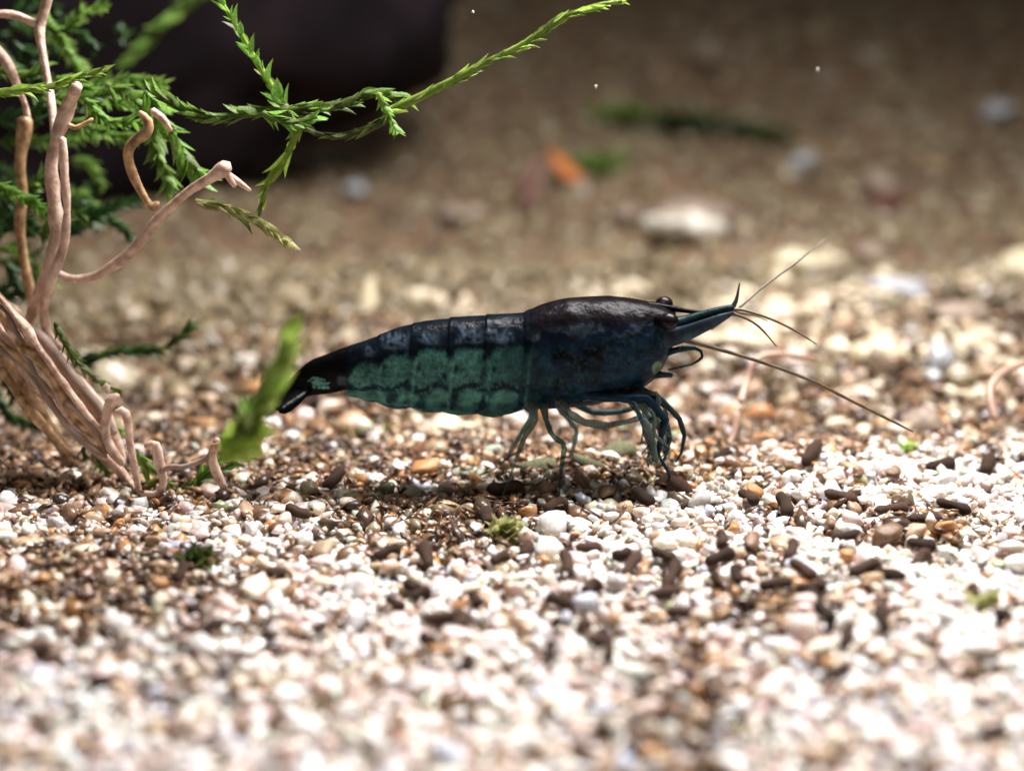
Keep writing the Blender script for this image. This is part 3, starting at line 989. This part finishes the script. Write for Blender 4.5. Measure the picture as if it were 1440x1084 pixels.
# ------------------------------------------------------------------ the shrimp
def body_mat(name, base_tr):
    m, nt, b = new_mat(name)
    at = nt.nodes.new('ShaderNodeAttribute')
    at.attribute_name = 'Col'
    tc = nt.nodes.new('ShaderNodeTexCoord')
    nz = nt.nodes.new('ShaderNodeTexNoise')
    nz.inputs['Scale'].default_value = 16
    nz.inputs['Detail'].default_value = 6
    mr = nt.nodes.new('ShaderNodeMapRange')
    mr.inputs[1].default_value = 0.3; mr.inputs[2].default_value = 0.7
    mr.inputs[3].default_value = 0.45; mr.inputs[4].default_value = 1.45
    mul = nt.nodes.new('ShaderNodeMix')
    mul.data_type = 'RGBA'; mul.blend_type = 'MULTIPLY'; mul.inputs[0].default_value = 1
    nt.links.new(tc.outputs['Object'], nz.inputs['Vector'])
    nt.links.new(nz.outputs['Fac'], mr.inputs[0])
    nt.links.new(at.outputs['Color'], mul.inputs[6])
    nt.links.new(mr.outputs[0], mul.inputs[7])
    nt.links.new(mul.outputs[2], b.inputs['Base Color'])
    b.inputs['Roughness'].default_value = 0.33
    b.inputs['Specular IOR Level'].default_value = 0.11
    add_bump(nt, b, 8, 0.6, 0.035)
    tr = nt.nodes.new('ShaderNodeBsdfTranslucent')
    tp = nt.nodes.new('ShaderNodeBsdfTransparent')
    nt.links.new(mul.outputs[2], tr.inputs['Color'])
    tp.inputs['Color'].default_value = (0.75, 0.88, 0.84, 1)
    m1 = nt.nodes.new('ShaderNodeMixShader')
    m1.inputs[0].default_value = base_tr
    m2 = nt.nodes.new('ShaderNodeMixShader')
    inv = nt.nodes.new('ShaderNodeMath'); inv.operation = 'SUBTRACT'
    inv.inputs[0].default_value = 1.0
    nt.links.new(at.outputs['Alpha'], inv.inputs[1])
    nt.links.new(b.outputs[0], m1.inputs[1]); nt.links.new(tr.outputs[0], m1.inputs[2])
    nt.links.new(inv.outputs[0], m2.inputs[0])
    nt.links.new(m1.outputs[0], m2.inputs[1]); nt.links.new(tp.outputs[0], m2.inputs[2])
    nt.links.new(m2.outputs[0], nt.nodes['Material Output'].inputs['Surface'])
    return m


M_BODY = body_mat('shrimp_shell', 0.35)
NAVY = np.array((0.006, 0.020, 0.044)); BLACK = np.array((0.003, 0.003, 0.004))
TEAL = np.array((0.135, 0.39, 0.345)); BLUEG = np.array((0.09, 0.13, 0.18))
PURP = np.array((0.007, 0.005, 0.007)); DTEAL = np.array((0.018, 0.062, 0.070))

TOP = [(398, 545), (412, 528), (428, 513), (440, 505), (460, 498), (480, 490), (500, 484), (520, 477), (540, 469), (560, 461), (580, 456), (600, 452), (640, 447),
       (680, 444), (715, 442), (736, 440), (746, 436), (760, 430), (780, 425), (800, 422), (830, 420), (855, 419), (880, 421), (900, 424), (920, 428), (938, 433), (950, 440)]
BOT = [(398, 576), (412, 568), (428, 557), (440, 553), (455, 552), (470, 551), (485, 550), (500, 553), (515, 560), (530, 566), (560, 571), (600, 575), (650, 578), (700, 579),
       (736, 575), (770, 573), (800, 570), (830, 566), (870, 558), (900, 546), (920, 531), (934, 512), (942, 494), (950, 478)]
WID = [(398, 6), (428, 12), (450, 16), (480, 22), (500, 29), (540, 38), (600, 46), (680, 50), (736, 51), (800, 55), (860, 54), (900, 46), (930, 34), (950, 22)]
SEGX = [396, 488, 532, 580, 632, 684, 738]      # rear edges of the tail segments (front one under the shell)


def interp(tab, x):
    return float(np.interp(x, [t[0] for t in tab], [t[1] for t in tab]))


def smooth(a, b, x):
    t = min(max((x - a) / (b - a), 0), 1)
    return t * t * (3 - 2 * t)


def mixc(a, b, t):
    return a * (1 - t) + b * t


def box(x, a, b, s=3.0):
    return smooth(a - s, a + s, x) * (1 - smooth(b - s, b + s, x))


def shell_color(x, y):
    n = mnoise.noise(Vector((x * 0.03, y * 0.05, 3)))
    n2 = mnoise.noise(Vector((x * 0.07, y * 0.09, 9)))
    n3 = mnoise.noise(Vector((x * 0.2, y * 0.2, 5)))
    w = smooth(726, 760, x + 16 * n2 + 6 * n3)
    if w >= 1: return head_color(x, y, n, n2, n3), 1.0
    if w <= 0: return tail_color(x, y, n, n2, n3), 1.0
    return mixc(tail_color(x, y, n, n2, n3), head_color(x, y, n, n2, n3), w), 1.0


def head_color(x, y, n, n2, n3):
    xj, yj = x + 8 * n2 + 3 * n3, y + 7 * n + 3 * n3
    c = mixc(NAVY, BLACK, smooth(0.1, 0.5, n))
    top = interp(TOP, x)
    v = (yj - top) / (interp(BOT, x) - top)
    n4 = mnoise.noise(Vector((x * 0.032 + 7, y * 0.04, 1)))
    c = mixc(c, np.array((0.012, 0.046, 0.086)), 0.9 * smooth(.0, .35, n4) * smooth(.25, .4, v))
    c = mixc(c, np.array((0.010, 0.036, 0.075)), 0.8 * smooth(0.3, .45, v) * (1 - smooth(.75, .95, v)) * smooth(820, 870, x))
    c = mixc(c, DTEAL, 0.7 * smooth(.05, .35, n3) * smooth(.25, .4, v))
    c = mixc(c, DTEAL * 1.2, 0.8 * smooth(0.45, 0.7, v) * (1 - smooth(775, 830, x)) * smooth(-.1, .35, n2))
    c = mixc(PURP, c, smooth(0.12, 0.34, v))
    c = mixc(c, BLUEG * 0.6, 0.8 * smooth(0.16, 0.24, v) * (1 - smooth(0.24, 0.36, v)) * smooth(0.05, 0.35, n2 + n + 0.2))  # streaks of glint painted into the carapace colour below the back
    c = mixc(c, BLACK, box(xj, 838, 845, 2) * box(yj, 474, 492, 3))
    c = mixc(c, BLACK, box(xj + (yj - 480) * -0.8, 822, 835, 3) * box(yj, 474, 494, 3))
    c = mixc(c, BLACK, 0.6 * smooth(.2, .45, n2 - n3 * .3))
    c = mixc(c, np.array((0.20, 0.28, 0.17)), 0.9 * (1 - smooth(.6, 1.2, ((x - 922) / 8) ** 2 + ((y - 510) / 11) ** 2)))
    return np.maximum(c, 0.002)


def tail_color(x, y, n, n2, n3):
    xj, yj = x + 6 * n2 + 3 * n3, y + 5 * n + 3 * n3
    ds = [(396, 600), (470, 560), (486, 530), (496, 511), (537, 497), (588, 486), (648, 482), (700, 480), (738, 474)]
    yd = interp(ds, x)
    for sx in SEGX[1:]:
        yd += 9 * math.exp(-((x - sx - 3) / 7) ** 2)
    c = TEAL * (0.8 + 0.5 * n2)
    c = mixc(c, DTEAL, 0.8 * smooth(650, 738, xj))
    c = mixc(c, DTEAL, 0.5 * smooth(-.05, .45, n2 + .3 * n3))
    c = mixc(c, NAVY, .5 * smooth(.18, .4, mnoise.noise(Vector((x * .33, y * .33, 2)))))
    c = mixc(c, DTEAL, 0.45 * smooth(.15, .45, n3 - .3 * n))
    # side line, then the lobes of the lower plates
    yl = interp([(428, 548), (490, 541), (560, 537), (620, 535), (738, 534)], x) + 3 * math.sin(x * 0.14)
    low = smooth(yl + 2, yl + 7, yj)
    lc = mixc(TEAL * 0.9, DTEAL * 1.3, 0.75 * smooth(552, 562, yj))
    lc = mixc(lc, DTEAL, 0.6 * smooth(690, 740, x))
    for (a, b) in [(546, 560), (589, 603), (632, 646), (676, 692), (728, 745)]:
        lc = mixc(lc, NAVY, 0.85 * box(xj + (yj - 550) * .3, a, b, 4))
    c = mixc(c, lc, low)
    c = mixc(c, NAVY * .7, 0.95 * box(yj, yl - 6, yl + 4, 4) * smooth(-.45, -.1, n3 + n2 + .2))
    for sx in SEGX[1:]:
        c = mixc(c, NAVY, (0.35 + 0.8 * max(0, n + n2 + .1)) * box(x + 4 * n2 + (y - 500) * .12, sx - 4, sx + 2, 3))
        c = mixc(c, NAVY * .6, 0.9 * smooth(7, 3, math.hypot((x - sx - 8) * .8, (y - 507))) if n2 > -.1 else 0)
    for sx in SEGX[1:]:
        c = mixc(c, TEAL * 1.7, .4 * box(x + (y - 500) * .12, sx + 5, sx + 9, 2) * smooth(-.3, .2, n2))
    dorsal = 1 - smooth(yd - 6, yd + 7, y + 5 * n3 + 3 * n2)
    c = mixc(c, np.array((0.004, 0.008, 0.014)), dorsal)
    for (a, b, y0, y1) in [(517, 531, 484, 496), (541, 577, 466, 484), (591, 620, 460, 473), (645, 678, 458, 471), (686, 722, 457, 470)]:
        c = mixc(c, BLUEG * .8, 0.65 * box(xj, a, b, 6) * box(yj, y0, y1, 3) * max(0, 0.75 + 1.2 * n3 + .8 * n2))  # blue-grey glints painted on the back of the tail segments
    c = mixc(c, BLACK, 1 - smooth(486, 497, x + 4 * n3))
    d = ((x - 451) / 14) ** 2 + ((y - 535 + (x - 451) * -.12) / 8) ** 2
    c = mixc(c, mixc(TEAL * 1.35, DTEAL, .6 * smooth(-.1, .4, n3 + n2)), .9 * (1 - smooth(.45, 1.25, d + 1.2 * n3)))
    c = mixc(c, BLUEG, 0.7 * box(x, 477, 489, 3) * box(y, 524, 537, 3))
    return np.maximum(c, 0.002)


BV, BF, BC = [], [], []


def add_shell(v, f, cols):
    k = len(BV)
    BV.extend(v); BC.extend([(*c[:3], c[3]) for c in cols])
    BF.extend([tuple(k + i for i in q) for q in f])


def loft(x0, x1, step, N=150, grow=1.0, seg=False, expz=0.9):
    xs = list(np.arange(x0, x1 + .01, step))
    vs, fs, cs = [], [], []
    for x in xs:
        t, b, w = interp(TOP, x), interp(BOT, x), interp(WID, x)
        k = grow if seg else 0.992 + 0.03 * smooth(741, 800, x)
        if seg:
            # every segment overlaps the one behind it: flares a little to its rear (left) edge
            for i in range(len(SEGX) - 1):
                if SEGX[i] <= x < SEGX[i + 1]:
                    u = (SEGX[i + 1] - x) / (SEGX[i + 1] - SEGX[i])
                    k *= 0.985 + 0.018 * u + 0.008 * smooth(.85, 1, u)
                    b += 5 * (4 * (u - .5) ** 2) * -1 + 2    # scalloped lower edge
        m, a = (t + b) / 2, (b - t) / 2 * k
        w *= k
        raw = []
        for q in range(400):
            th = 2 * math.pi * q / 400
            sy = math.copysign(abs(math.cos(th)) ** (0.5 if seg and math.sin(th) < 0 else 0.85), math.cos(th))
            sz = math.copysign(abs(math.sin(th)) ** expz, math.sin(th))
            raw.append((sy * w, sz * a, sy, sz))
        raw.append(raw[0])
        raw = np.array(raw)
        al_ = np.concatenate([[0], np.cumsum(np.linalg.norm(np.diff(raw[:, :2], axis=0), axis=1))])
        uu = np.arange(N) / N * al_[-1]
        sys_, szs_ = np.interp(uu, al_, raw[:, 2]), np.interp(uu, al_, raw[:, 3])
        for sy, sz in zip(sys_, szs_):
            yy = m - sz * a
            p = P(x, yy, 0)
            narrow = 1 - 0.16 * smooth(.2, 1, -sz)
            p.y += sy * w / 260 * narrow
            vs.append(p)
            col, al = shell_color(x, yy)
            cs.append((*col, al))
    n = len(xs)
    for i in range(n - 1):
        for q in range(N):
            A = i * N + q; B = i * N + (q + 1) % N
            fs.append((A, B, B + N, A + N))
    fs.append(tuple(range(N)))
    fs.append(tuple(reversed(range((n - 1) * N, n * N))))
    add_shell(vs, fs, cs)


loft(398, 748, 1.6, seg=True)
loft(741, 950, 1.8, grow=1.03)


def limb(pts, col, sides=7, al=1.0, al_end=None, flat=1.0):
    path = []
    for p in pts:
        q = P(p[0], p[1], p[3] if len(p) > 3 else 0)
        path.append((q.x, q.y, q.z, p[2] / 260 * (0.74 if sides == 7 else 1)))
    if sides == 7:
        new = [path[0]]
        for a, b in zip(path, path[1:]):
            a_, b_ = np.array(a), np.array(b)
            for t, k in ((.05, .92), (.14, .82), (.4, 1.1), (.68, 1.0), (.88, .8), (.95, .9)):
                q = a_ + (b_ - a_) * t
                q[3] *= k
                new.append(tuple(q))
        new.append(path[-1])
        path = new
    v, f = tube(path, sides, 0.0 if sides > 8 else 0.35, len(BV) % 97, flat=flat)
    n = len(v)
    al_end = al if al_end is None else al_end
    cols = [(*(np.array(col) * (0.8 + 0.5 * abs(mnoise.noise(q * 14)))), al + (al_end - al) * i / n) for i, q in enumerate(v)]
    add_shell(v, f, cols)


# rostrum, peduncles and antennal scales
limb([(890, 428, 5), (920, 430, 5.5), (945, 434, 5), (970, 438, 4), (990, 441, 3), (1004, 443, 1.5)], BLACK, 8)
for sgn in (-1, 1):
    Yo = sgn * 0.07
    limb([(930, 458, 12, Yo), (955, 456, 11, Yo), (985, 446, 8, Yo), (1010, 438, 6.5, Yo), (1030, 433, 5, Yo)], DTEAL * 0.5, 9)
    limb([(930, 478, 14, Yo * 1.6), (960, 470, 12, Yo * 1.9), (990, 458, 9, Yo * 2.1), (1015, 447, 6, Yo * 2), (1031, 440, 2, Yo * 1.8)], BLUEG * 0.45, 9, 0.95, 0.8, flat=0.35)
    # third maxillipeds and mouthparts
    limb([(925, 500, 6, Yo * .9), (950, 492, 6, Yo), (975, 489, 5, Yo), (987, 494, 4, Yo), (988, 504, 3, Yo), (972, 513, 2.5, Yo), (940, 520, 1.5, Yo)], DTEAL * 0.8, 7, 0.9, 0.7)
    limb([(860, 545, 11, Yo), (890, 532, 9, Yo), (920, 527, 6, Yo), (945, 528, 3, Yo)], BLUEG * 0.35, 8)
LEGC = np.array((0.045, 0.085, 0.095))
LEGC2 = np.array((0.14, 0.185, 0.175))
N_, F_ = -0.14, 0.14
# hind walking legs
limb([(742, 566, 9, N_), (752, 582, 6.5, N_ - .02), (752, 592, 5.5, N_ - .03), (738, 614, 4.8, N_ - .06), (728, 640, 4, N_ - .08), (718, 668, 3.2, N_ - .1), (708, 694, 1.6, N_ - .12)], LEGC2, al=0.75, al_end=0.4)
limb([(764, 566, 10, N_), (768, 590, 7, N_ - .03), (776, 612, 6, N_ - .05), (794, 626, 5, N_ - .08), (791, 645, 4, N_ - .09), (788, 670, 3.4, N_ - .1), (786, 698, 1.6, N_ - .12)], LEGC, al=.85, al_end=0.4)
limb([(755, 566, 9, F_), (745, 590, 6, F_ + .03), (728, 618, 4.5, F_ + .06), (712, 645, 3.6, F_ + .1), (694, 660, 1.8, F_ + .14)], LEGC2, al=.9, al_end=0.6)
limb([(785, 566, 10, F_), (800, 590, 6, F_ + .03), (812, 605, 5, F_ + .06), (806, 630, 4, F_ + .1), (798, 655, 1.6, F_ + .14)], LEGC2, al=.9, al_end=0.6)
# long folded leg
limb([(785, 563, 11, N_), (800, 580, 8, N_ - .03), (822, 594, 7, N_ - .06), (855, 598, 7, N_ - .08), (885, 592, 6, N_ - .1), (905, 585, 5, N_ - .1), (912, 612, 4, N_ - .1), (918, 648, 2, N_ - .1)], LEGC2, al=0.7, al_end=0.6)
limb([(800, 560, 10, F_), (830, 580, 7, F_ + .02), (865, 580, 6, F_ + .04), (900, 572, 5, F_ + .06), (925, 600, 4, F_ + .08), (934, 640, 2, F_ + .1)], LEGC, al=0.9, al_end=0.75)
# bundle of front legs and small claws
limb([(820, 556, 12, N_), (880, 560, 9, N_ - .05), (912, 560, 8, N_ - .06), (936, 590, 8.5, N_ - .07), (930, 612, 7, N_ - .07), (926, 640, 4, N_ - .07), (940, 664, 2.5, N_ - .07), (946, 694, 1.2, N_ - .06)], NAVY * 1.3 + DTEAL * 0.2)
limb([(850, 550, 12, -.05), (885, 548, 10, -.06), (915, 556, 9, -.07), (940, 572, 7, -.08), (956, 590, 6, -.08), (963, 612, 5, -.08), (958, 638, 3.6, -.08), (950, 650, 1.6, -.07)], LEGC)
limb([(860, 555, 11, 0.05), (890, 560, 9, .05), (908, 575, 8, .05), (906, 600, 7, .05), (915, 625, 6, .05), (920, 648, 3, .05)], LEGC2, al=0.95)
limb([(880, 560, 9, .1), (915, 570, 8, .12), (935, 590, 7, .12), (942, 615, 6, .12), (936, 640, 4, .12), (930, 655, 2, .12)], LEGC, al=0.95)
limb([(905, 590, 6, N_ - .12), (912, 606, 7, N_ - .12), (918, 628, 6, N_ - .12), (924, 650, 3, N_ - .12)], LEGC2, al=.9)
limb([(918, 628, 4, N_ - .12), (910, 645, 2.6, N_ - .13), (912, 656, 1.2, N_ - .13)], LEGC2, al=.85)
for i in range(7):
    a = i / 6
    x0, y0 = 902 + 40 * a, 585 + 18 * math.sin(i * 2.1)
    Yi = -.25 + .05 * (i % 4)
    limb([(872 + 30 * a, 553, 6, Yi * .5), (x0 - 8, y0 - 16, 4.2, Yi), (x0 + 12 * math.sin(i), y0 + 10, 4.2, Yi), (x0 + 4 + 14 * math.cos(i * 1.7), y0 + 32, 3, Yi), (x0 + 18 * math.sin(i * 2.7), y0 + 54, 1.2, Yi)],
         (LEGC, LEGC2, LEGC2)[i % 3], al=.8, al_end=.45)
limb([(700, 655, 2, F_ + .1), (716, 642, 3, F_ + .1), (735, 632, 3.5, F_ + .08)], LEGC, al=.8, al_end=.8)
limb([(780, 560, 14, 0), (820, 563, 12, 0), (860, 556, 12, 0), (900, 545, 9, 0)], NAVY)

shrimp = empty('shrimp', (0, 0, 0))
tag(shrimp, 'dark blue green freshwater shrimp standing on the pale gravel', 'shrimp')
body = mesh_obj('body', BV, BF, M_BODY, shrimp, cols=BC)


def part(name, v, f, col, al=1.0, al_end=None):
    n = len(v)
    al_end = al if al_end is None else al_end
    return mesh_obj(name, v, f, M_BODY, shrimp, cols=[(*col, al + (al_end - al) * i / n) for i in range(n)])


# tail fan
def blade(name, a, b, w, Y0, Y1, col):
    A, B = P(a[0], a[1], Y0), P(b[0], b[1], Y1)
    d = (B - A)
    s = d.cross(Vector((0, 1, 0))).normalized() * 0.6 + Vector((0, 1, 0)) * 0.8 * (1 if Y1 >= 0 else -1)
    s.normalize()
    u = d.normalized().cross(s)
    vs, fs = [], []
    st = [(0, .35), (.2, .62), (.45, .9), (.7, 1.0), (.88, .8), (1.0, .35)]
    for t, k in st:
        c = A + d * t
        h = w / 260 * k
        vs += [c - s * h, c + u * 0.006, c + s * h, c - u * 0.006]
    for i in range(len(st) - 1):
        for q in range(4):
            fs.append((i * 4 + q, i * 4 + (q + 1) % 4, i * 4 + 4 + (q + 1) % 4, i * 4 + 4 + q))
    fs += [(3, 2, 1, 0), tuple(range(len(vs) - 4, len(vs)))]
    return part(name, vs, fs, col)


blade('telson', (446, 518), (390, 552), 14, 0, 0, BLACK)
for sgn in (-1, 1):
    blade('tail_fan_blade', (436, 540), (385, 571), 20, sgn * .03, sgn * .12, BLACK * 1.2)
    blade('tail_fan_blade', (438, 545), (392, 577), 15, sgn * .04, sgn * .22, BLACK * 1.2)

# swimmerets under the tail: broad soft paddles lying back against each other
for i, x in enumerate((716, 672, 626, 580, 540)):
    for sgn in (-1, 1):
        Y = sgn * 0.085
        top = interp(BOT, x) - 26
        k = 1 - 0.12 * i
        a = P(x, top, Y); b = P(x - 8, top + 13 * k, Y * 1.1); c = P(x - 30, top + 22 * k, Y * 1.1); d2 = P(x - 62 * (.6 + .4 * k), top + 20 * k, Y)
        v, f = tube([(*a, .05), (*b, .06), (*c, .055 * k), (*d2, .02)], 10, 0.12, i, flat=0.4)
        part('swimmeret', v, f, TEAL * (0.75 if i else .4), 0.9, 0.75)

# eyes on short stalks
M_EYE, nt, b = new_mat('eye_dark')
col, _ = noise_color(nt, (0.003, 0.002, 0.003), (0.010, 0.005, 0.006), 20)
nt.links.new(col, b.inputs['Base Color'])
b.inputs['Roughness'].default_value = 0.3
b.inputs['Specular IOR Level'].default_value = 0.15
for (px, py, r, Y) in [(941, 452, 12, -0.17), (934, 428, 11.5, 0.20)]:
    c = P(px, py, Y)
    bm = bmesh.new()
    bmesh.ops.create_uvsphere(bm, u_segments=20, v_segments=14, radius=r / 260)
    for v in bm.verts:
        v.co.x *= 1.12
        v.co += c
    vs = [v.co.copy() for v in bm.verts]
    bm.verts.index_update()
    fs = [tuple(v.index for v in f.verts) for f in bm.faces]
    bm.free()
    e = mesh_obj('eye', vs, fs, M_EYE, shrimp)
    root_p = P(925, 452 if Y < 0 else 440, Y * .5)
    v, f = tube([(*root_p, .045), (*(root_p * .4 + c * .6), .036), (*c, .034)], 8)
    st = mesh_obj('eye_stalk', v, f, M_BODY, None, cols=[(*PURP, 1)] * len(v))
    st.parent = e

# antennae
M_ANT = simple_mat('antenna_horn', (0.055, 0.034, 0.014), (0.12, 0.075, 0.032), 20, 0.4)
M_ANTD = simple_mat('antenna_dark', (0.03, 0.03, 0.03), (0.07, 0.06, 0.05), 20, 0.4)


def feeler(name, pts, mat):
    path = [(*P(p[0], p[1], p[3]), p[2] / 260) for p in pts]
    v, f = tube(path, 6)
    return mesh_obj(name, v, f, mat, shrimp)


feeler('antenna', [(962, 478, 4, -.1), (1000, 488, 3.2, -.12), (1070, 509, 2.6, -.12), (1140, 535, 2.4, -.1), (1200, 565, 2.2, -.08), (1250, 590, 2, -.05), (1284, 607, 1.2, -.02)], M_ANT)
feeler('antenna', [(1000, 462, 3, .12), (1040, 432, 2, .2), (1070, 406, 1.6, .3), (1105, 380, 1.8, .4), (1135, 357, 1.6, .5), (1162, 335, .8, .6)], M_ANT)
feeler('antennule', [(1024, 436, 4, -.06), (1045, 436, 2.2, -.07), (1085, 449, 1.9, -.1), (1120, 466, 1.6, -.12), (1148, 484, .8, -.15)], M_ANT)
feeler('antennule', [(1024, 440, 4, -.05), (1045, 446, 2, -.05), (1068, 460, 1.7, -.05), (1092, 487, .8, -.05)], M_ANT)
feeler('antennule', [(1026, 436, 5, .05), (1033, 428, 3.6, .05), (1037, 416, 2.2, .05), (1040, 398, 1.0, .06)], M_ANTD)
feeler('antennule', [(1022, 436, 4, .06), (1040, 440, 2, .1), (1062, 444, 1.4, .16), (1080, 452, .7, .2)], M_ANT)

# ------------------------------------------------------------------ specks adrift in the water
for (px, py, r, Y) in [(838, 122, 3.2, 0.6), (665, 17, 2.4, 0.4), (1150, 98, 3.0, 1.2)]:
    c = P(px, py, Y)
    pebble(c, (r / 260 * .7, r / 260 * .7, r / 260), 'white', 'tiny white speck drifting in the water above the brown slope', 'specks in the water', name='speck', cat='speck')
